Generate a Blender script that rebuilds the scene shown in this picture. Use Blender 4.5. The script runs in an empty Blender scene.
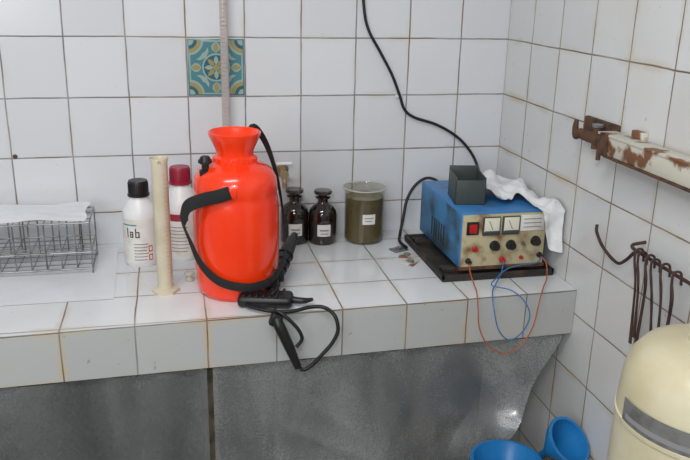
import bpy, bmesh, math, random
from mathutils import Vector, Matrix, noise
random.seed(4)
C = 0.814      # counter top height
# ---------------------------------------------------------------- helpers
def lin(c):
    return tuple(((v/255)/12.92 if v/255 <= 0.04045 else ((v/255+0.055)/1.055)**2.4) for v in c)
def mat(name, rgb, rough=0.5, metal=0.0, rgb2=None, scale=8, thr=(0.45,0.65), alpha=1.0, trans=0.0, bump=0.0, bscale=60, coat=0.0, sss=0.0, emit=0.0, detail=6):
    m = bpy.data.materials.new(name); m.use_nodes = True
    nt = m.node_tree; p = nt.nodes['Principled BSDF']
    c = lin(rgb)+(1,)
    p.inputs['Base Color'].default_value = c
    p.inputs['Roughness'].default_value = rough
    p.inputs['Metallic'].default_value = metal
    p.inputs['Alpha'].default_value = alpha
    p.inputs['Transmission Weight'].default_value = trans
    p.inputs['Coat Weight'].default_value = coat
    if sss:
        p.inputs['Subsurface Weight'].default_value = sss
        p.inputs['Subsurface Radius'].default_value = (0.02,0.015,0.01)
    if emit:
        p.inputs['Emission Color'].default_value = c; p.inputs['Emission Strength'].default_value = emit
    tc = nt.nodes.new('ShaderNodeNewGeometry')
    n = nt.nodes.new('ShaderNodeTexNoise'); n.inputs['Scale'].default_value = scale; n.inputs['Detail'].default_value = detail
    nt.links.new(tc.outputs['Position'], n.inputs['Vector'])
    r = nt.nodes.new('ShaderNodeValToRGB')
    r.color_ramp.elements[0].position = thr[0]; r.color_ramp.elements[1].position = thr[1]
    if rgb2 is None:
        d = tuple(v*0.93 for v in c[:3])+(1,)
    else:
        d = lin(rgb2)+(1,)
    r.color_ramp.elements[0].color = c; r.color_ramp.elements[1].color = d
    nt.links.new(n.outputs['Fac'], r.inputs['Fac'])
    nt.links.new(r.outputs['Color'], p.inputs['Base Color'])
    if bump:
        n2 = nt.nodes.new('ShaderNodeTexNoise'); n2.inputs['Scale'].default_value = bscale
        nt.links.new(tc.outputs['Position'], n2.inputs['Vector'])
        b = nt.nodes.new('ShaderNodeBump'); b.inputs['Strength'].default_value = bump; b.inputs['Distance'].default_value = 0.003
        nt.links.new(n2.outputs['Fac'], b.inputs['Height']); nt.links.new(b.outputs['Normal'], p.inputs['Normal'])
    return m

def tile_mat(name, ua, va, u0, v0, pu, pv, g=0.0038, base=(214,215,217), grout=(118,114,110), rust=(122,94,64), stain=(196,176,138), stain_amt=0.5, rough=0.16, groutamt=1.0):
    m = bpy.data.materials.new(name); m.use_nodes = True
    nt = m.node_tree; N = nt.nodes; L = nt.links; p = N['Principled BSDF']
    geo = N.new('ShaderNodeNewGeometry')
    def math_(op, a, b=None, c=None):
        n = N.new('ShaderNodeMath'); n.operation = op
        for i, v in enumerate((a,b,c)):
            if v is None: continue
            if isinstance(v,(int,float)): n.inputs[i].default_value = v
            else: L.new(v, n.inputs[i])
        return n.outputs[0]
    def noise_(sc, det=3, off=0.0):
        n = N.new('ShaderNodeTexNoise'); n.inputs['Scale'].default_value = sc; n.inputs['Detail'].default_value = det
        a = N.new('ShaderNodeVectorMath'); a.operation='ADD'; a.inputs[1].default_value=(off,off*1.7,off*0.6)
        L.new(geo.outputs['Position'], a.inputs[0]); L.new(a.outputs[0], n.inputs['Vector'])
        return n.outputs['Fac']
    def maprange(v, a, b, c=0.0, d=1.0):
        n = N.new('ShaderNodeMapRange'); n.inputs[1].default_value=a; n.inputs[2].default_value=b; n.inputs[3].default_value=c; n.inputs[4].default_value=d
        L.new(v, n.inputs[0]); return n.outputs[0]
    def mix(f, a, b):
        n = N.new('ShaderNodeMix'); n.data_type='RGBA'
        if isinstance(f,(int,float)): n.inputs[0].default_value=f
        else: L.new(f, n.inputs[0])
        for k, v in ((6,a),(7,b)):
            if isinstance(v, tuple): n.inputs[k].default_value = v
            else: L.new(v, n.inputs[k])
        return n.outputs[2]
    s = N.new('ShaderNodeSeparateXYZ'); L.new(geo.outputs['Position'], s.inputs[0])
    wob = maprange(noise_(9,2), 0, 1, -0.0022, 0.0022)
    wob2 = maprange(noise_(9,2,5.0), 0, 1, -0.0022, 0.0022)
    U = math_('DIVIDE', math_('SUBTRACT', math_('ADD', s.outputs[ua], wob), u0), pu)
    V = math_('DIVIDE', math_('SUBTRACT', math_('ADD', s.outputs[va], wob2), v0), pv)
    du = math_('ABSOLUTE', math_('SUBTRACT', math_('FRACT', U), 0.5))
    dv = math_('ABSOLUTE', math_('SUBTRACT', math_('FRACT', V), 0.5))
    def line(w):
        return math_('MAXIMUM', maprange(du, 0.5-w/pu, 0.5-w*0.35/pu), maprange(dv, 0.5-w/pv, 0.5-w*0.35/pv))
    thin = line(g*0.68)
    wide = line(g*4.0)
    cv = N.new('ShaderNodeCombineXYZ'); L.new(math_('FLOOR',U), cv.inputs[0]); L.new(math_('FLOOR',V), cv.inputs[1])
    wn = N.new('ShaderNodeTexWhiteNoise'); L.new(cv.outputs[0], wn.inputs['Vector'])
    b0 = lin(base); 
    c1 = tuple(b0)+(1,); c2 = (b0[0]*0.91,b0[1]*0.91,b0[2]*0.91,1)
    tilec = mix(wn.outputs['Value'], c1, c2)
    dirt = maprange(noise_(3.5,6,2.0), 0.48, 0.80, 0, 0.38*stain_amt)
    tilec = mix(dirt, tilec, lin(stain)+(1,))
    edge = math_('MULTIPLY', wide, maprange(noise_(7,5,9.0), 0.48, 0.70, 0, stain_amt))
    tilec = mix(edge, tilec, lin(stain)+(1,))
    spots = maprange(noise_(70,2,3.0), 0.72, 0.76, 0, 0.7*stain_amt)
    tilec = mix(spots, tilec, lin((130,105,75))+(1,))
    gc = mix(maprange(noise_(6,4,4.0), 0.46, 0.60), lin(grout)+(1,), lin(rust)+(1,))
    gfac = math_('MULTIPLY', thin, maprange(noise_(12,3,7.0), 0.3, 0.6, 0.65*groutamt, 1.0*groutamt))
    col = mix(gfac, tilec, gc)
    L.new(col, p.inputs['Base Color'])
    L.new(maprange(thin,0,1,rough,0.8), p.inputs['Roughness'])
    b = N.new('ShaderNodeBump'); b.inputs['Strength'].default_value=0.5; b.inputs['Distance'].default_value=0.0015
    h = math_('SUBTRACT', maprange(noise_(5,2,1.0),0,1,0,0.9), thin)
    L.new(h, b.inputs['Height']); L.new(b.outputs['Normal'], p.inputs['Normal'])
    return m

def film_mat(name, c0, c1, a0):
    m = bpy.data.materials.new(name); m.use_nodes = True
    nt=m.node_tree; N=nt.nodes; L=nt.links; p=N['Principled BSDF']
    geo=N.new('ShaderNodeNewGeometry')
    mp=N.new('ShaderNodeMapping'); mp.inputs['Scale'].default_value=(1,1,.30); L.new(geo.outputs['Position'],mp.inputs[0])
    a=N.new('ShaderNodeTexNoise'); a.inputs['Scale'].default_value=5; a.inputs['Detail'].default_value=5; a.inputs['Distortion'].default_value=.8; L.new(mp.outputs[0],a.inputs[0])
    f=N.new('ShaderNodeTexNoise'); f.inputs['Scale'].default_value=240; f.inputs['Detail'].default_value=2; L.new(geo.outputs['Position'],f.inputs[0])
    r=N.new('ShaderNodeValToRGB'); r.color_ramp.elements[0].position=.35; r.color_ramp.elements[1].position=.7
    r.color_ramp.elements[0].color=lin(c0)+(1,); r.color_ramp.elements[1].color=lin(c1)+(1,)
    L.new(a.outputs['Fac'],r.inputs[0]); L.new(r.outputs[0],p.inputs['Base Color'])
    ad=N.new('ShaderNodeMath'); ad.operation='MULTIPLY_ADD'; ad.inputs[1].default_value=.25; ad.inputs[2].default_value=a0; L.new(a.outputs['Fac'],ad.inputs[0])
    ad2=N.new('ShaderNodeMath'); ad2.operation='MULTIPLY_ADD'; ad2.inputs[1].default_value=.60; L.new(f.outputs['Fac'],ad2.inputs[0]); L.new(ad.outputs[0],ad2.inputs[2])
    L.new(ad2.outputs[0],p.inputs['Alpha'])
    p.inputs['Roughness'].default_value=.24
    p.inputs['Specular IOR Level'].default_value=.9
    p.inputs['Coat Weight'].default_value=.5; p.inputs['Coat Roughness'].default_value=.12
    w=N.new('ShaderNodeTexNoise'); w.noise_type='RIDGED_MULTIFRACTAL'; w.inputs['Scale'].default_value=5; w.inputs['Detail'].default_value=3; w.inputs['Distortion'].default_value=.6
    mp2=N.new('ShaderNodeMapping'); mp2.inputs['Scale'].default_value=(1,1,.45); mp2.inputs['Rotation'].default_value=(0,.35,0); L.new(geo.outputs['Position'],mp2.inputs[0]); L.new(mp2.outputs[0],w.inputs[0])
    b=N.new('ShaderNodeBump'); b.inputs['Strength'].default_value=.8; b.inputs['Distance'].default_value=.008
    L.new(w.outputs['Fac'],b.inputs['Height']); L.new(b.outputs[0],p.inputs['Normal']); L.new(b.outputs[0],p.inputs['Coat Normal'])
    return m

def catmull(pts, res):
    P = [Vector(p) for p in pts]
    if len(P) < 3: return P
    P = [P[0]*2-P[1]] + P + [P[-1]*2-P[-2]]
    out = []
    for i in range(1, len(P)-2):
        a,b,c,d = P[i-1],P[i],P[i+1],P[i+2]
        for k in range(res):
            t = k/res
            out.append(0.5*((2*b)+(c-a)*t+(2*a-5*b+4*c-d)*t*t+(-a+3*b-3*c+d)*t**3))
    out.append(P[-2]); return out

class B:
    def __init__(s, name): s.name=name; s.v=[]; s.f=[]; s.mi=[]; s.mats=[]
    def add(s, vs, fs, m, M=None):
        if m not in s.mats: s.mats.append(m)
        k = s.mats.index(m); o = len(s.v)
        for v in vs:
            v = Vector(v)
            s.v.append(M @ v if M else v)
        for f in fs: s.f.append([i+o for i in f]); s.mi.append(k)
        return s
    def lathe(s, prof, m, c=(0,0,0), seg=48, M=None):
        vs=[]; rings=[]
        for r,z in prof:
            if r < 1e-6:
                rings.append([len(vs)]); vs.append((c[0],c[1],c[2]+z))
            else:
                rings.append(list(range(len(vs),len(vs)+seg)))
                for i in range(seg):
                    a=2*math.pi*i/seg; vs.append((c[0]+r*math.cos(a),c[1]+r*math.sin(a),c[2]+z))
        fs=[]
        for A,Bb in zip(rings,rings[1:]):
            for i in range(seg):
                j=(i+1)%seg
                if len(A)==1 and len(Bb)==1: break
                if len(A)==1: fs.append([A[0],Bb[i],Bb[j]])
                elif len(Bb)==1: fs.append([A[i],A[j],Bb[0]])
                else: fs.append([A[i],A[j],Bb[j],Bb[i]])
        return s.add(vs,fs,m,M)
    def box(s, lo, hi, m, bev=0.0, M=None, segs=2):
        bm = bmesh.new(); bmesh.ops.create_cube(bm, size=1)
        for v in bm.verts:
            v.co = Vector([lo[i]+(hi[i]-lo[i])*(v.co[i]+0.5) for i in range(3)])
        if bev: bmesh.ops.bevel(bm, geom=bm.edges[:], offset=bev, segments=segs, affect='EDGES', profile=0.5)
        bm.verts.index_update()
        s.add([v.co.copy() for v in bm.verts],[[v.index for v in f.verts] for f in bm.faces],m,M)
        bm.free(); return s
    def tube(s, pts, r, m, n=12, res=8, M=None, flat=None, center=None):
        P = catmull(pts, res) if len(pts)>2 else [Vector(p) for p in pts]
        K=len(P); vs=[]; fs=[]; prev=None
        for i,p in enumerate(P):
            t=(P[min(i+1,K-1)]-P[max(i-1,0)]).normalized()
            if prev is None:
                u=t.orthogonal().normalized()
            else:
                u=(prev-t*prev.dot(t)); u = u.normalized() if u.length>1e-6 else t.orthogonal().normalized()
            prev=u
            if flat and center is not None:
                nrm=Vector((p.x-center[0],p.y-center[1],0)); nrm=(nrm-t*nrm.dot(t)).normalized(); u=nrm
            w=t.cross(u)
            if isinstance(r,(list,tuple)):
                q=i/max(1,K-1)*(len(r)-1); a=int(min(q,len(r)-2)); rr=r[a]+(r[a+1]-r[a])*(q-a)
            else: rr=r
            for k in range(n):
                an=2*math.pi*k/n
                if flat:
                    vs.append(p+u*math.cos(an)*flat[1]*0.5+w*math.sin(an)*flat[0]*0.5)
                else: vs.append(p+u*math.cos(an)*rr+w*math.sin(an)*rr)
        for i in range(K-1):
            for k in range(n):
                l=(k+1)%n; fs.append([i*n+k,i*n+l,(i+1)*n+l,(i+1)*n+k])
        fs.append(list(range(n))); fs.append([ (K-1)*n+k for k in range(n)][::-1])
        return s.add(vs,fs,m,M)
    def patch(s, c, r, a0, a1, z0, z1, m, n=16, th=0.0006):
        vs=[];fs=[]
        for i in range(n+1):
            a=math.radians(a0+(a1-a0)*i/n)
            for rr,z in ((r,z0),(r,z1),(r+th,z1),(r+th,z0)): vs.append((c[0]+rr*math.cos(a),c[1]+rr*math.sin(a),c[2]+z))
        for i in range(n):
            for k in range(4):
                l=(k+1)%4; fs.append([i*4+k,i*4+l,i*4+4+l,i*4+4+k])
        fs.append([0,1,2,3]); fs.append([n*4+3,n*4+2,n*4+1,n*4])
        return s.add(vs,fs,m)
    def grid(s, fn, nu, nv, m, thick=0.0):
        vs=[fn(i/nu,j/nv) for j in range(nv+1) for i in range(nu+1)]
        fs=[[j*(nu+1)+i,j*(nu+1)+i+1,(j+1)*(nu+1)+i+1,(j+1)*(nu+1)+i] for j in range(nv) for i in range(nu)]
        return s.add(vs,fs,m)
    def poly(s, pts, m, th=None):
        return s.add(pts,[list(range(len(pts)))],m)
    def done(s, ang=38, recalc=True):
        me=bpy.data.meshes.new(s.name); me.from_pydata([tuple(v) for v in s.v],[],s.f)
        for m in s.mats: me.materials.append(m)
        for p,k in zip(me.polygons,s.mi): p.material_index=k; p.use_smooth=True
        bm=bmesh.new(); bm.from_mesh(me)
        if recalc: bmesh.ops.recalc_face_normals(bm, faces=bm.faces[:])
        for e in bm.edges:
            if len(e.link_faces)==2 and e.calc_face_angle(0)>math.radians(ang): e.smooth=False
        bm.to_mesh(me); bm.free()
        o=bpy.data.objects.new(s.name,me); bpy.context.collection.objects.link(o); return o

def T(x,y,z): return Matrix.Translation((x,y,z))
def R(a,ax): return Matrix.Rotation(math.radians(a),4,ax)

# ---------------------------------------------------------------- materials
m_wb = tile_mat('tiles_back',0,2,-0.137,1.353,0.147,0.150, base=(218,220,224), stain_amt=0.22)
m_wr = tile_mat('tiles_right',1,2,0.0,1.353,0.150,0.150, base=(218,219,219), stain_amt=0.62, grout=(132,122,104))
m_ct = tile_mat('tiles_counter_top',0,1,-0.864,-0.375,0.147,0.150, g=0.0038, base=(222,224,226), stain_amt=0.55, rough=0.12)
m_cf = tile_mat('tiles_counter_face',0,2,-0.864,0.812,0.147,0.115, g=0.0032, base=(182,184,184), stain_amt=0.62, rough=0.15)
m_plain = mat('painted_plaster',(205,205,203),0.8)
m_ceil = mat('ceiling_paint',(225,225,224),0.9)
m_floor = tile_mat('tiles_floor',0,1,0,0,0.3,0.3, base=(120,116,110), stain_amt=0.6, rough=0.4)
m_conc = mat('dark_concrete',(84,84,82),0.9,rgb2=(58,58,56),bump=0.4,scale=3)
m_orange = mat('orange_plastic',(250,62,18),0.24,rgb2=(246,54,14),coat=0.35)
m_black = mat('black_plastic',(22,22,24),0.4)
m_rubber = mat('black_rubber',(16,16,18),0.5)
m_strap = mat('black_webbing',(24,24,26),0.75,bump=0.5,bscale=500)
m_white = mat('white_plastic',(228,229,229),0.35)
m_label = mat('label_paper',(220,218,212),0.7,rgb2=(206,202,192),scale=30)
m_ink = mat('label_ink',(70,70,75),0.7)
m_ink2 = mat('label_faint_ink',(140,140,142),0.7)
m_redink = mat('label_red',(196,80,70),0.6)
m_blueink = mat('label_blue',(70,130,150),0.6)
m_capred = mat('magenta_cap',(150,28,54),0.4)
m_pp = mat('yellowed_polypropylene',(222,213,190),0.4,rgb2=(212,201,172),alpha=0.86,scale=20,sss=0.3)
m_amber = mat('amber_glass',(26,19,16),0.06,rgb2=(40,26,18),coat=0.6)
m_liq = mat('brown_liquid',(64,50,20),0.08,rgb2=(46,36,14),scale=14,coat=0.3)
m_glass = mat('clear_glass',(150,142,105),0.05,alpha=0.20)
m_rimglass = mat('glass_rim',(205,205,190),0.1,alpha=0.75)
m_steel = mat('dull_steel',(150,152,152),0.35,0.75,rgb2=(110,108,104),scale=30)
m_cloth = mat('white_cloth',(228,229,231),0.85,bump=0.3,bscale=120)
m_paper = mat('wet_paper',(224,226,230),0.35,bump=0.2,bscale=60)
m_blue = mat('blue_enamel',(56,122,180),0.4,rgb2=(70,96,120),scale=14,thr=(0.55,0.75))
m_blueside = mat('blue_side',(62,124,170),0.5,rgb2=(50,70,84),scale=11,thr=(0.45,0.62))
m_cream = mat('cream_panel',(186,176,142),0.5,rgb2=(124,90,60),scale=22,thr=(0.50,0.68))
m_rust = mat('rust',(96,66,46),0.85,rgb2=(60,46,36),scale=40,bump=0.6)
m_rustpaint = mat('rusty_cream_paint',(208,204,190),0.5,rgb2=(124,82,50),scale=20,thr=(0.50,0.58),bump=0.3,bscale=40)
m_tray = mat('dark_tray',(40,37,35),0.6,rgb2=(78,60,46),scale=25,thr=(0.52,0.72),bump=0.3)
m_greybox = mat('dark_grey_green_plastic',(62,70,68),0.5)
m_greybox_in = mat('grey_plastic_inner',(46,50,49),0.6)
m_redsw = mat('red_switch',(180,30,30),0.35)
m_meter = mat('meter_face',(226,224,205),0.3)
m_owire = mat('orange_wire',(170,88,50),0.5)
m_bwire = mat('blue_wire',(46,108,160),0.5)
m_tankc = mat('yellowed_cream_plastic',(216,209,182),0.35,rgb2=(198,188,154),scale=6,sss=0.2)
m_band = mat('grey_label',(120,120,118),0.45,rgb2=(95,95,92),scale=40)
m_film = film_mat('dusty_plastic_film',(128,131,132),(186,189,188),.14)
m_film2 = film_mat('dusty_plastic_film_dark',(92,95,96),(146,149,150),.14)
m_bplast = mat('blue_plastic',(36,124,188),0.3)
m_wood = mat('stool_wood',(140,105,70),0.6,rgb2=(110,80,52))
m_post = mat('dirty_post',(96,88,74),0.7,rgb2=(60,54,44),scale=25)
m_tubep = mat('pink_glass_tube',(216,206,202),0.08,alpha=0.42,coat=.5)
m_tick = mat('brown_tick',(140,104,92),0.6)
m_brass = mat('tarnished_brass',(170,150,115),0.4,0.6,rgb2=(120,100,75),scale=40)
m_lampm = mat('lamp_diffuser',(255,255,255),0.4,emit=1.5)

# ---------------------------------------------------------------- room
X0,Y0,H=-3.0,-3.3,2.7
def slab(name,lo,hi,m):
    return B(name).box(lo,hi,m).done()
slab('wall_back',(X0-.1,0,-.1),(0.1,0.1,H+.1),m_wb)
slab('wall_right',(0,Y0-.1,0),(0.1,0,H),m_wr)
slab('wall_left',(X0-.1,Y0,0),(X0,0,H),m_plain)
slab('wall_front',(X0-.1,Y0-.1,0),(0,Y0,H),m_plain)
slab('floor',(X0-.1,Y0-.1,-.1),(0.1,0,0),m_floor)
slab('ceiling',(X0-.1,Y0-.1,H),(0.1,0,H+.1),m_ceil)

# ---------------------------------------------------------------- counter
b=B('tiled_counter')
fy=lambda x: -0.508+0.026*x
xl,xr=X0+0.001,-0.001
th=0.112
top=[(xl,-0.001,C),(xr,-0.001,C),(xr,fy(xr),C),(xl,fy(xl),C)]
bot=[(x,y,C-th) for x,y,z in top]
b.add(top,[[3,2,1,0]],m_ct)
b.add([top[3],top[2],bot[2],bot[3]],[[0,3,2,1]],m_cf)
b.add([*bot],[[0,1,2,3]],m_conc)
b.add([top[0],top[1],bot[1],bot[0]],[[0,1,2,3]],m_conc)
b.add([top[1],top[2],bot[2],bot[1]],[[0,1,2,3]],m_conc)
b.add([top[3],top[0],bot[0],bot[3]],[[0,1,2,3]],m_conc)
b.box((xl,-0.020,0.0),(xr,-0.001,C-th),m_conc)          # concrete panel added, coloured dark to deepen the recess shade and hide tiles
for px in (-0.862,-1.9):
    b.box((px-.018,-0.49,0.0),(px+.018,-0.455,C-th),m_post,0.003)
b.done(recalc=False)

def film(name,xa,xb,slant,seed,m,y0=-0.512):
    def fn(u,v):
        z=(C-th-0.004)*(1-v)+0.01*v
        right=xb
        if slant:
            d=min(1,max(0,(0.69-z)/0.33)); right=xb-0.19*d
        x=xa+(right-xa)*u
        hang=min(1,(C-th-z)*4)
        y=y0+0.026*x+0.012*math.sin(x*15+seed+z*4)*hang+0.020*noise.noise(Vector((x*4.5+z*2,z*3,seed)))*hang
        y+=0.005*math.sin(x*48+2*math.sin(x*13))*math.exp(-(C-th-z)*6)
        y+=0.014*abs(noise.noise(Vector((x*9+z*8,z*6-x*3,seed+3))))*hang
        y+=0.012
        if slant and u>0.84: y-= (u-0.84)*0.36*min(1,(C-th-z)*5)*(0.6+0.4*math.sin(z*30))
        return (x,y,z)
    b=B(name); b.grid(fn,200,120,m); return b.done(60,False)
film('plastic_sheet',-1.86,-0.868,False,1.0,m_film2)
film('plastic_sheet',-0.856,-0.025,True,4.0,m_film)

# ---------------------------------------------------------------- decorative tile
b=B('decorative_tile')
cx,cz,hs=-0.7985,1.278,0.0715
d_teal=mat('glaze_teal',(78,130,138),0.25); d_cream=mat('glaze_cream',(150,172,164),0.25); d_och=mat('glaze_ochre',(156,146,98),0.25); d_dark=mat('glaze_dark_teal',(52,98,110),0.25)
b.box((cx-hs,-0.003,cz-hs),(cx+hs,0.0005,cz+hs),d_teal,0.0008)
def shp(pts,y,m): b.poly([(cx+x*hs,-y,cz+z*hs) for x,z in pts],m)
def circ(x,z,r,y,m,n=28,a0=0,a1=360,lim=0.97):
    p=[(max(-lim,min(lim,x+r*math.cos(math.radians(a0+(a1-a0)*i/n)))),max(-lim,min(lim,z+r*math.sin(math.radians(a0+(a1-a0)*i/n))))) for i in range(n+ (0 if a1-a0==360 else 1))]
    if a1-a0!=360: p.append((max(-lim,min(lim,x)),max(-lim,min(lim,z))))
    shp(p,y,m)
shp([(-.95,-.95),(.95,-.95),(.95,.95),(-.95,.95)],0.0032,d_cream)
shp([(-.9,-.9),(.9,-.9),(.9,.9),(-.9,.9)],0.0034,d_teal)
for k,(sx,sz) in enumerate(((-1,-1),(1,-1),(1,1),(-1,1))):
    a=k*90
    circ(sx*.95,sz*.95,.52,0.0036,d_cream,16,a,a+90); circ(sx*.95,sz*.95,.44,0.0038,d_och,16,a,a+90)
    circ(sx*.95,sz*.95,.30,0.0040,d_dark,16,a,a+90); circ(sx*.95,sz*.95,.18,0.0042,d_cream,16,a,a+90)
circ(0,0,.50,0.0036,d_cream); circ(0,0,.44,0.0038,d_dark)
for k in range(8):
    a=math.radians(k*45); ca,sa=math.cos(a),math.sin(a)
    pet=[(.08,0),(.2,.08),(.32,.07),(.42,0),(.32,-.07),(.2,-.08)]
    shp([(x*ca-z*sa,x*sa+z*ca) for x,z in pet],0.0040,d_och if k%2 else d_cream)
circ(0,0,.11,0.0043,d_och)
for k in range(4):
    a=math.radians(k*90); ca,sa=math.cos(a),math.sin(a)
    pet=[(.52,0),(.62,.14),(.75,.16),(.88,.06),(.88,-.06),(.75,-.16),(.62,-.14)]
    shp([(x*ca-z*sa,x*sa+z*ca) for x,z in pet],0.0036,d_cream)
    shp([((.12+x*.83)*ca-z*.6*sa,(.12+x*.83)*sa+z*.6*ca) for x,z in pet],0.0038,d_och)
    a=math.radians(k*90+45); ca,sa=math.cos(a),math.sin(a)
    shp([(x*ca-z*sa,x*sa+z*ca) for x,z in [(.5,0),(.58,.22),(.7,.30),(.66,.12),(.7,0),(.66,-.12),(.7,-.30),(.58,-.22)]],0.0037,d_cream)
b.done(recalc=False)

# ---------------------------------------------------------------- pressure sprayer
SX,SY=-0.785,-0.365
b=B('pressure_sprayer'); c=(SX,SY,C)
b.lathe([(0,.006),(.070,.004),(.080,.0),(.088,.006),(.092,.018),(.093,.05),(.0955,.07),(.0965,.13),(.0955,.20),(.093,.222),(.0915,.229),(.0915,.236),(.093,.246),(.0905,.266),(.082,.282),(.068,.293),(.052,.299),(.047,.302),(.047,.312),(.041,.316),(.041,.324),(.044,.332),(.052,.350),(.0565,.360),(.0575,.366),(.055,.368),(.051,.363),(.042,.345),(.032,.338),(0,.336)],m_orange,c,72)
for i in range(24):
    a=2*math.pi*i/24
    b.box((0.0445,-.0015,.3015),(.0490,.0015,.3125),m_orange,0.0006,T(*c)@R(math.degrees(a),'Z'))
b.box((-.046,-.007,.346),(.046,.007,.356),m_orange,0.003,T(*c)@R(12,'Z'))
b.lathe([(.014,.336),(.014,.352),(0,.354)],m_orange,c,20)
vc=(SX-.066,SY-.028,C)
b.lathe([(.0,.26),(.013,.26),(.013,.290),(.008,.292),(.008,.302),(.0125,.304),(.0125,.314),(.009,.320),(0,.321)],m_black,vc,20)
b.tube([(vc[0]-.015,vc[1],C+.309),(vc[0]+.015,vc[1],C+.309)],.004,m_black)
b.box((-.012,-.006,-.010),(.012,.006,.010),m_orange,0.003,T(SX-.018,SY-.093,C+.252))
b.box((-.014,-.008,-.014),(.014,.006,.014),m_black,0.003,T(SX+.086,SY-.05,C+.045))
sp=[(-.752,-.325,1.168),(-.735,-.315,1.178),(-.712,-.32,1.145),(-.694,-.335,1.09),(-.683,-.35,1.03),(-.677,-.36,.97),(-.679,-.40,.905),(-.712,-.450,.868),(-.75,-.468,.858),(-.785,-.470,.858),(-.832,-.458,.870),(-.868,-.43,.90),(-.890,-.41,.95),(-.904,-.42,1.00),(-.893,-.435,1.035),(-.862,-.447,1.052),(-.83,-.460,1.062),(-.805,-.463,1.070)]
b.tube(sp,0.01,m_strap,10,8,flat=(.021,.0028),center=(SX,SY))
b.tube([sp[-5],sp[-4],sp[-3],sp[-2],sp[-1]],0.01,m_strap,10,8,flat=(.030,.006),center=(SX,SY))
b.tube([(SX+.085,SY-.05,C+.045),(SX+.07,SY-.11,C+.03),(-.77,-.470,C+.012),(-.775,-.495,C+.012),(-.752,-.518,C+.011),(-.715,-.535,C+.010),(-.68,-.537,C+.010),(-.645,-.530,C+.013),(-.615,-.535,C+.012),(-.596,-.556,C+.001),(-.590,-.565,.785),(-.602,-.567,.757),(-.622,-.567,.733),(-.645,-.566,.708),(-.662,-.565,.697),(-.672,-.563,.700)],.0042,m_rubber,12,10)
b.tube([(-.640,-.255,.888),(-.665,-.31,.872),(-.70,-.385,.846),(-.727,-.437,.832)],[.013,.018,.019,.018],m_black,14,8)
b.tube([(-.632,-.235,.893),(-.640,-.255,.888)],.009,m_black)
for k in range(5):
    t=k/4; p=Vector((-.668,-.317,.870)).lerp(Vector((-.712,-.41,.839)),t)
    d=(Vector((-.727,-.437,.832))-Vector((-.665,-.31,.872))).normalized()
    b.tube([p-d*.003,p+d*.003],.0205,m_black,14)
M=T(-.735,-.470,C+.014)@R(-14,'Z')
b.box((-.058,-.030,-.012),(.062,.024,.014),m_black,0.010,M,3)
for k in range(7):
    b.box((-.046+k*.014,-.026,.008),(-.040+k*.014,.022,.0175),m_black,0.002,M)
b.tube([(.05,0,0),(.085,-.005,.0),(.105,.004,.0)],[.009,.007,.004],m_black,10,6,M=M)
b.tube([(-.724,-.545,.822),(-.715,-.556,.800),(-.695,-.562,.752),(-.676,-.564,.703)],[.008,.012,.011,.008],m_black,14,8)
b.tube([(-.727,-.535,.826),(-.715,-.548,.829),(-.697,-.556,.816),(-.676,-.562,.792),(-.668,-.564,.770),(-.680,-.564,.752)],.0040,m_black,10,8)
b.box((-.012,-.010,-.014),(.012,.010,.014),m_black,0.004,T(-.722,-.548,.812)@R(20,'Y'))
b.done()

# ---------------------------------------------------------------- measuring cylinder
b=B('measuring_cylinder'); c=(-.948,-.356,C)
b.lathe([(0,0),(.032,0),(.032,.007),(.024,.011),(.0,.012)],m_pp,c,6)
b.lathe([(0,.012),(.017,.012),(.0155,.020),(.0172,.026),(.0180,.30),(.0200,.309),(.0195,.311),(.0168,.302),(.0158,.03),(0,.028)],m_pp,c,32)
b.add([(c[0]-.006,c[1]-.0185,C+.302),(c[0]+.006,c[1]-.0185,C+.302),(c[0],c[1]-.027,C+.311)],[[0,1,2]],m_pp)
for k in range(24):
    b.patch(c,.0183,-70,-70+(36 if k%5==0 else 18),.05+k*.0098,.0504+k*.0098,m_tick,6,.0002)
b.done()
b=B('glass_stopper'); b.lathe([(0,0),(.010,0),(.011,.004),(.006,.010),(.006,.014),(.012,.017),(.012,.021),(0,.023)],m_rimglass,(-.893,-.30,C),20); b.done()

# ---------------------------------------------------------------- reagent bottles
def bottle(name,c,r,h,capm,capw,extra):
    b=B(name)
    b.lathe([(0,.002),(r*.9,0),(r,.006),(r,h*.60),(r*.96,h*.66),(r*.75,h*.73),(capw*1.0,h*.79),(capw*.9,h*.81),(capw*.9,h*.83),(0,h*.83)],m_white,c,40)
    b.lathe([(0,h*.82),(capw*1.12,h*.82),(capw*1.12,h*.845),(capw,h*.85),(capw,h*.985),(capw*.94,h),(0,h)],capm,c,40)
    for i in range(30):
        b.box((capw*.98,-.0007,h*.86),(capw*1.04,.0007,h*.975),capm,0,T(*c)@R(i*12,'Z'))
    extra(b,c,r,h); return b.done()
def ex1(b,c,r,h):
    b.patch(c,r+.0003,-165,-15,.012,h*.58,m_label)
    for k in range(6): b.patch(c,r+.0010,-112,-72+3*(k%3),.020+k*.008,.0222+k*.008,m_ink2,8,.0003)
    for a0,a1,z0,z1 in ((-134,-130,.078,.102),(-124,-121,.078,.093),(-116,-112,.078,.093),(-124,-112,.0905,.0935),(-124,-112,.078,.081),(-124,-112,.0845,.087),(-106,-102,.078,.102),(-96,-92,.078,.093),(-106,-92,.078,.081),(-106,-92,.0905,.0935)):
        b.patch(c,r+.0010,a0,a1,z0,z1,m_ink,3,.0003)
    b.patch(c,r+.0010,-66,-52,.040,.056,m_redink,6,.0003); b.patch(c,r+.0014,-63,-55,.043,.053,m_label,6,.0003)
    b.patch(c,r+.0010,-66,-52,.018,.034,m_redink,6,.0003); b.patch(c,r+.0014,-63,-55,.021,.031,m_label,6,.0003)
    b.patch(c,r+.0010,-152,-100,.108,.111,m_blueink,8,.0003)
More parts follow.
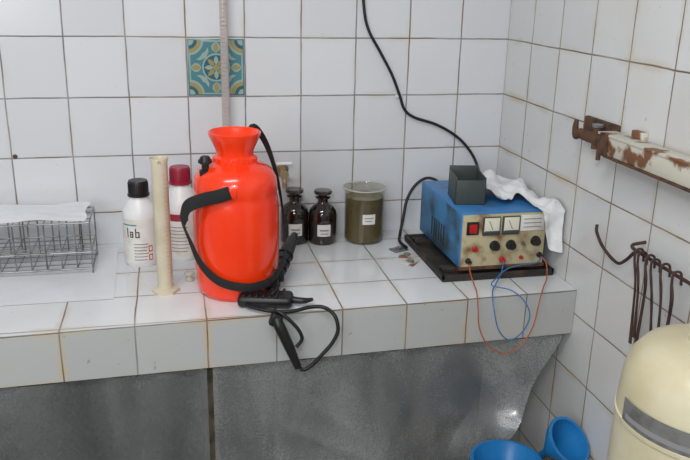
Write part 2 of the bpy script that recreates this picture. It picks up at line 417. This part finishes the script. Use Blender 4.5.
bottle('reagent_bottle',(-1.004,-.154,C),.0425,.212,m_black,.0235,ex1)
def ex2(b,c,r,h):
    b.patch(c,r+.0003,-165,-15,.012,h*.56,m_label)
    b.patch(c,r+.0010,-130,-70,.106,.124,m_capred,8,.0003)
    for k in range(8): b.patch(c,r+.0010,-130,-76+4*(k%3),.026+k*.009,.0282+k*.009,m_ink2,8,.0003)
bottle('reagent_bottle',(-.903,-.125,C),.043,.236,m_capred,.025,ex2)

def amber(c,r,h):
    b=B('amber_bottle')
    b.lathe([(0,.003),(r*.9,0),(r,.006),(r,h*.55),(r*.93,h*.62),(r*.7,h*.70),(r*.42,h*.745),(r*.36,h*.77),(r*.36,h*.83),(r*.55,h*.85),(r*.55,h*.875),(r*.3,h*.885),(r*.3,h*.90),(r*.62,h*.93),(r*.66,h*.96),(r*.6,h*.99),(0,h)],m_amber,c,40)
    b.patch(c,r+.0004,-122,-68,h*.18,h*.40,m_label); b.patch(c,r+.0012,-112,-76,h*.28,h*.31,m_ink2,8,.0002); b.patch(c,r+.0012,-108,-78,h*.22,h*.24,m_ink2,8,.0002)
    b.done()
amber((-.603,-.052,C),.0385,.150); amber((-.528,-.068,C),.0380,.148)

b=B('glass_beaker'); c=(-.412,-.068,C)
b.lathe([(0,.003),(.046,.003),(.0525,.009),(.0525,.126),(0,.128)],m_liq,c,48)
b.lathe([(0,0),(.048,0),(.0545,.008),(.055,.140),(.0600,.1495),(.0595,.152),(.0535,.143),(.0530,.128)],m_glass,c,48)
b.lathe([(.0590,.1490),(.0607,.1500),(.0607,.1528),(.0585,.1530),(.0575,.1510)],m_rimglass,c,48)
b.patch(c,.0554,-108,-72,.060,.088,m_label); b.patch(c,.0562,-104,-78,.076,.079,m_ink2,8,.0002); b.patch(c,.0562,-102,-82,.068,.071,m_ink2,8,.0002)
b.done()

# ---------------------------------------------------------------- power supply
b=B('bench_power_supply')
xa,xb,ya,yb,za,zb=-.258,-.038,-.400,-.090,.842,.982
b.box((xa,ya+.004,za),(xb,yb,zb),m_blue,0.004)
b.box((xa-.0012,ya+.008,za+.004),(xa+.002,yb-.006,zb-.006),m_blueside,0.0005)
b.box((xa+.003,ya-.002,za+.003),(xb-.003,ya+.006,zb-.006),m_cream,0.002)
b.box((xa-.001,ya-.004,za-.004),(xb+.001,ya+.01,za+.005),m_rust,0.001)
for k in range(6): b.box((xa-.002,-.20-k*.018,.865),(xa+.001,-.192-k*.018,.915),m_greybox_in)
P=lambda x,z,w,h,m,d=.004,bv=.001: b.box((x-w/2,ya-.002-d,z-h/2),(x+w/2,ya,z+h/2),m,bv)
P(-.231,.944,.030,.032,m_black,.004); P(-.231,.944,.019,.022,m_redsw,.008,.002)
for mx in (-.184,-.134):
    P(mx,.948,.044,.046,m_greybox,.005); P(mx,.952,.038,.034,m_meter,.0065,.0005)
    b.tube([(mx-.008,ya-.0092,.962),(mx+.002,ya-.0092,.940)],.0006,m_black,6)
    P(mx,.934,.036,.006,m_ink,.0075,.0005)
P(-.078,.952,.062,.040,m_label,.0025,.0005)
for k in range(3): P(-.078,.962-k*.010,.046,.0020,m_ink2,.0032,0)
def knob(x,z,r,m=m_black,d=.014):
    Mx=T(x,ya-.002,z)@R(90,'X')
    b.lathe([(0,0),(r*1.2,0),(r*1.2,.003),(r,.004),(r*.9,d),(0,d+.001)],m,M=Mx,seg=24)
knob(-.172,.898,.0105); knob(-.130,.898,.0105); knob(-.066,.905,.0105)
knob(-.222,.892,.006,m_redsw,.010); knob(-.237,.862,.006,m_black,.014); knob(-.150,.862,.006,m_redsw,.014); knob(-.052,.868,.006,m_black,.014); knob(-.100,.864,.004,m_redsw,.008); knob(-.098,.90,.004,m_steel,.01)
for fx in (xa+.02,xb-.02):
    for yy in (ya+.03,yb-.03): b.box((fx-.008,yy-.008,.8345),(fx+.008,yy+.008,za+.001),m_black)
b.tube([(-.052,-.414,.868),(-.046,-.432,.855),(-.060,-.468,.832),(-.088,-.508,.826),(-.112,-.540,.803),(-.128,-.553,.750),(-.155,-.556,.705),(-.195,-.556,.690),(-.235,-.556,.712),(-.258,-.550,.755),(-.262,-.542,.800),(-.256,-.515,.826),(-.244,-.47,.826),(-.240,-.43,.842),(-.237,-.414,.862)],.0015,m_owire,8,10)
b.tube([(-.150,-.414,.862),(-.165,-.44,.840),(-.195,-.475,.824),(-.218,-.515,.824),(-.224,-.545,.795),(-.212,-.553,.748),(-.185,-.555,.722),(-.155,-.555,.738),(-.138,-.552,.775),(-.148,-.541,.808),(-.168,-.508,.824),(-.205,-.480,.828),(-.18,-.455,.838),(-.152,-.44,.85),(-.11,-.43,.855),(-.07,-.43,.858),(-.052,-.416,.868)],.0015,m_bwire,8,10)
b.tube([(-.19,-.088,.93),(-.195,-.05,.965),(-.225,-.035,.975),(-.258,-.035,.955),(-.282,-.04,.915),(-.297,-.06,.865),(-.312,-.085,.828),(-.322,-.12,.821),(-.318,-.17,.820)],.0042,m_rubber,10,8)
b.done()
b=B('metal_tray'); b.box((-.302,-.412,C),(-.012,-.095,C+.008),m_tray,0.002)
for lo,hi in (((-.302,-.412,C+.006),(-.296,-.095,C+.018)),((-.302,-.412,C+.006),(-.012,-.406,C+.018)),((-.302,-.101,C+.006),(-.012,-.095,C+.018)),((-.018,-.412,C+.006),(-.012,-.095,C+.018))): b.box(lo,hi,m_tray,0.001)
for yy in (-.36,-.14):
    b.box((-.29,yy-.012,C+.006),(-.02,yy+.012,C+.0203),m_tray,0.001)
b.done()
b=B('metal_plate'); 
for k,(x,y,a) in enumerate(((-.340,-.17,20),(-.332,-.220,-15),(-.338,-.270,50))):
    b.box((-.022,-.016,0),(.022,.016,.003),[m_steel,m_rustpaint,m_rustpaint][k],0.0008,T(x,y,C+.0005)@R(a,'Z'))
    b.lathe([(0,.003),(.009,.003),(.009,.008),(.005,.009),(0,.009)],m_steel,(x,y,C),16)
b.done()

b=B('grey_component_box')
Mx=T(-.206,-.285,zb)@R(-10,'Z')
w,d,h,t=.037,.050,.068,.003
b.box((-w,-d,0),(w,d,t),m_greybox,0.001,Mx)
b.box((-w,-d,0),(w,-d+t,h*.9),m_greybox,0.001,Mx); b.box((-w,d-t,0),(w,d,h+.008),m_greybox,0.001,Mx)
b.box((-w,-d,0),(-w+t,d,h),m_greybox,0.001,Mx); b.box((w-t,-d,0),(w,d,h),m_greybox,0.001,Mx)
b.box((-w+t,-d+t,t),(w-t,d-t,h*.45),m_greybox_in,0,Mx)
b.done()

def clothfn(u,v):
    sm=lambda a,b_,x: max(0,min(1,(x-a)/(b_-a)))**2*(3-2*max(0,min(1,(x-a)/(b_-a))))
    L=.20+.045*math.sin(u*7)*(1-u)+.19*sm(.45,.85,u)
    s_=v*L
    x=-.165+.158*u+.01*math.sin(v*6)*(1-u)
    if s_<.285: y=-.125-s_; z=zb+.004
    else: y=-.414-.006*math.sin(u*20); z=zb+.004-(s_-.285)
    n1=noise.noise(Vector((x*22,s_*16,1.3))); n2=noise.noise(Vector((x*55,s_*40,4.3)))
    bulge=.016+.020*n1+.009*n2
    if s_<.285: z+=max(.001,bulge+.01*math.sin(x*60+s_*30))
    else: y-=abs(bulge)*.6
    if x>-.03 and s_<.285: z-= (x+.03)*.7
    return (min(x,-.004),y,z)
b=B('white_cloth'); b.grid(clothfn,50,60,m_cloth); o=b.done(80,False)

# ---------------------------------------------------------------- wall cable
b=B('black_cable')
b.tube([(-.425,-.009,2.1),(-.424,-.009,1.75),(-.420,-.009,1.52),(-.414,-.009,1.43),(-.400,-.009,1.375),(-.366,-.009,1.318),(-.332,-.009,1.26),(-.308,-.009,1.205),(-.292,-.010,1.165),(-.262,-.010,1.142),(-.20,-.010,1.122),(-.145,-.012,1.093),(-.105,-.015,1.058),(-.078,-.025,1.015),(-.072,-.05,.965),(-.085,-.06,.90),(-.10,-.085,.87)],.0040,m_rubber,10,10)
b.box((-.318,-.007,1.196),(-.300,-.001,1.204),m_white,0.001)
b.done()

b=B('graduated_glass_tube'); tc_=(-.779,-.035,C)
b.lathe([(.0085,.0),(.0108,.0),(.0108,.99),(.0085,.99),(.0085,.0)],m_tubep,tc_,24)
for k in range(92):
    b.patch(tc_,.0109,-135,-135+(90 if k%5==0 else 55),.06+k*.0102,.0613+k*.0102,m_tick,6,.0003)
b.box((-.795,-.026,1.06),(-.763,0,1.075),m_steel,0.002); b.box((-.795,-.026,1.56),(-.763,0,1.575),m_steel,0.002)
b.done()
b=B('wall_tap')
b.lathe([(0,0),(.020,0),(.020,.004),(.012,.007),(.008,.008),(.008,.05),(.011,.05),(.011,.07),(0,.071)],m_brass,M=T(-.632,0,1.005)@R(90,'X'),seg=20)
b.tube([(-.632,-.06,1.005),(-.632,-.06,1.03)],.005,m_brass); b.tube([(-.652,-.06,1.034),(-.612,-.06,1.034)],.0045,m_white)
b.tube([(-.632,-.06,1.0),(-.632,-.066,.985),(-.632,-.068,.968)],.006,m_brass)
b.done()
for xs,zs in ((-1.305,1.058),(-1.325,1.352)):
    b=B('wall_screw')
    b.lathe([(0,0),(.006,0),(.005,.003),(0,.004)],m_rust,M=T(xs,0,zs)@R(90,'X'),seg=12); b.done()

# ---------------------------------------------------------------- test tube rack with paper
RZ=.0022
b=B('test_tube_rack'); x0,x1,y0,y1=-1.46,-1.118,-.215,-.085
r=.0022
for z in (.014,.055,.128):
    zz=C+z
    for yy in (y0,y1): b.tube([(x0,yy,zz),(x1,yy,zz)],r,m_steel,8)
    for xx in (x0,x1): b.tube([(xx,y0,zz),(xx,y1,zz)],r,m_steel,8)
    n=10
    for i in range(1,n): 
        xx=x0+(x1-x0)*i/n; b.tube([(xx,y0,zz),(xx,y1,zz)],.0012,m_steel,6)
    for j in range(1,4):
        yy=y0+(y1-y0)*j/4; b.tube([(x0,yy,zz),(x1,yy,zz)],.0012,m_steel,6)
for i in range(0,11):
    xx=x0+(x1-x0)*i/10
    for yy in (y0,y1): b.tube([(xx,yy,C+(RZ if i in(0,10) else .014)),(xx,yy,C+.128)],.0018,m_steel,8)
b.done()
b=B('paper_sheet')
b.grid(lambda u,v:(-1.50+.372*u+.004*math.sin(v*9),-.222+.15*v,C+.1345+.003*(1+math.sin(u*11+v*3))+.003*abs(noise.noise(Vector((u*5,v*4,2))))),60,20,m_paper); b.done(80,False)
b=B('paper_sheet')
b.grid(lambda u,v:(-1.55+.49*u-.01*v,-.385+.345*v,C+.0012+.0006*math.sin(u*17+v*5)*math.sin(v*8)),80,40,m_paper); b.done(80,False)

# ---------------------------------------------------------------- right wall ironwork
b=B('wall_bracket_rail')
b.box((-.050,-1.25,1.168),(-.012,-.612,1.208),m_rustpaint,0.003)
b.box((-.052,-1.25,1.206),(-.010,-.60,1.211),m_rustpaint,0.001); b.box((-.053,-1.25,1.163),(-.010,-.63,1.168),m_rust,0.001)
for yy in (-.68,-.9,-1.15): b.box((-.014,yy-.02,1.15),(0,yy+.02,1.225),m_rustpaint,0.002)
b.box((-.054,-.640,1.165),(-.048,-.612,1.212),m_rust,0.001)
b.box((-.040,-.625,1.175),(-.018,-.505,1.197),m_rust,0.004)
b.box((-.012,-.60,1.165),(0,-.47,1.222),m_rust,0.003)
b.tube([(-.03,-.52,1.186),(-.035,-.50,1.190),(-.034,-.482,1.178),(-.034,-.475,1.195),(-.030,-.470,1.212)],[.009,.009,.008,.007,.005],m_rust,10,6)
b.tube([(-.03,-.56,1.165),(-.03,-.56,1.215)],.009,m_rust,10); b.lathe([(0,0),(.013,0),(.013,.006),(0,.008)],m_steel,(-.03,-.56,1.212),6)
b.tube([(-.045,-.60,1.150),(-.045,-.60,1.210)],.005,m_rust,8)
b.done()
m_tong = mat('dark_rusty_iron',(70,48,42),0.7,rgb2=(44,34,30),scale=40)
b=B('hanging_crucible_tongs')
b.tube([(0.0,-.74,1.012),(-.03,-.74,1.005),(-.03,-.80,1.0),(-.03,-1.02,1.0),(0,-1.03,1.005)],.0035,m_tong,8,6)
b.tube([(-.030,-.605,1.008),(-.032,-.612,.992),(-.032,-.645,.968),(-.032,-.70,.955),(-.032,-.73,.972),(-.032,-.76,1.0),(-.032,-.80,1.004)],.0035,m_tong,8,8)
for k,(yy,L,dy) in enumerate(((-.775,.185,-.012),(-.792,.165,-.010),(-.812,.175,.006),(-.835,.15,-.02),(-.86,.16,-.01),(-.90,.19,.01))):
    xx=-.036-.004*(k%2)
    b.tube([(xx+.012,yy,.985),(xx+.008,yy,1.008),(xx-.006,yy,1.010),(xx-.008,yy,.99),(xx,yy+dy*.3,.93),(xx,yy+dy,1.0-L)],.0025,m_tong,8,8)
    b.tube([(xx-.008,yy,.99),(xx-.010,yy-.012,.965),(xx-.006,yy-.010+dy*.3,.92),(xx,yy-.004+dy,1.0-L)],.0021,m_tong,8,8)
b.done()

# ---------------------------------------------------------------- cream tank
b=B('water_tank'); c=(-.140,-1.15,0)
b.lathe([(0,.0),(.118,0),(.124,.01),(.124,.03),(.130,.04),(.133,.80),(.132,.90),(.129,.935),(.121,.962),(.105,.983),(.085,.993),(.055,.999),(.045,1.001),(.045,1.005),(0,1.006)],m_tankc,c,72)
b.lathe([(.1325,.868),(.1345,.870),(.1345,.876),(.1325,.878)],m_tankc,c,72)
b.patch(c,.1336,172,232,.878,.914,m_band,24,.0012)
b.patch(c,.1350,176,226,.884,.892,m_ink2,24,.0003)
b.lathe([(0,1.001),(.034,1.001),(.036,1.005),(.036,1.020),(.032,1.022),(0,1.023)],m_white,(-.110,-1.19,0),28)
b.done()

# ---------------------------------------------------------------- stool, bowl, funnel
b=B('wooden_stool')
b.box((-.31,-.75,.378),(-.008,-.545,.398),m_wood,0.004)
for x in (-.295,-.025):
    for y in (-.735,-.56): b.box((x-.013,y-.013,0),(x+.013,y+.013,.379),m_wood,0.003)
b.box((-.295,-.742,.18),(-.025,-.728,.20),m_wood,0.002); b.box((-.295,-.567,.18),(-.025,-.553,.20),m_wood,0.002)
b.done()
b=B('blue_bowl'); b.lathe([(0,.002),(.045,0),(.050,.004),(.070,.040),(.077,.058),(.082,.060),(.082,.064),(.075,.064),(.067,.042),(.046,.008),(0,.007)],m_bplast,(-.205,-.640,.398),48); b.done()
b=B('blue_funnel')
Mf=T(-.078,-.625,.466)@R(38,'X')@R(20,'Y')
b.lathe([(.008,-.060),(.011,-.03),(.014,-.022),(.050,.030),(.053,.047),(.058,.049),(.058,.053),(.051,.053),(.047,.031),(.011,-.021),(.006,-.060),(.008,-.060)],m_bplast,M=Mf,seg=48)
b.box((.050,-.010,.042),(.066,.010,.047),m_bplast,0.002,Mf)
b.done()

# ---------------------------------------------------------------- lights
b=B('ceiling_lamp'); b.box((-1.9,-1.75,H-.06),(-.7,-1.45,H-.002),m_white,0.01); b.box((-1.87,-1.72,H-.066),(-.73,-1.48,H-.058),m_lampm,0.002); b.done()
def area(name,loc,tgt,sx,sy,p,col):
    l=bpy.data.lights.new(name,'AREA'); l.shape='RECTANGLE'; l.size=sx; l.size_y=sy; l.energy=p; l.color=col
    o=bpy.data.objects.new(name,l); o.location=loc; bpy.context.collection.objects.link(o)
    o.rotation_euler=(Vector(tgt)-Vector(loc)).to_track_quat('-Z','Y').to_euler(); return o
area('ceiling_light',(-1.3,-1.6,H-.075),(-1.3,-1.599,0),1.1,.25,21,(.98,.99,1))
area('window_light',(-2.0,-3.1,1.7),(-.5,0,1.0),1.6,1.0,27,(.93,.97,1))
area('camera_fill_light',(-1.05,-2.15,1.85),(-.7,-.2,.95),.18,.12,7,(1,1,1))  # added fill near the camera, brightens the right wall and gives highlights
w=bpy.data.worlds.new('world'); bpy.context.scene.world=w; w.use_nodes=True
w.node_tree.nodes['Background'].inputs[0].default_value=(.6,.65,.7,1); w.node_tree.nodes['Background'].inputs[1].default_value=.3

# ---------------------------------------------------------------- camera
cam=bpy.data.cameras.new('camera'); co=bpy.data.objects.new('camera',cam); bpy.context.collection.objects.link(co)
psi,th_=math.radians(13),math.radians(18); rl=.023
R0=Vector((math.cos(psi),-math.sin(psi),0)); F=Vector((math.sin(psi)*math.cos(th_),math.cos(psi)*math.cos(th_),-math.sin(th_))); U0=R0.cross(F)
Rr=(R0+U0*rl).normalized(); U=(U0-R0*rl).normalized()
Mc=Matrix((Rr,U,-F)).transposed().to_4x4(); Mc.translation=Vector((-.919,-2.035,1.5)); co.matrix_world=Mc
cam.sensor_fit='HORIZONTAL'; cam.sensor_width=36; cam.lens=40.23; cam.clip_start=.01
bpy.context.scene.camera=co
sc=bpy.context.scene; sc.view_settings.view_transform='Standard'; sc.view_settings.look='None'; sc.view_settings.exposure=0
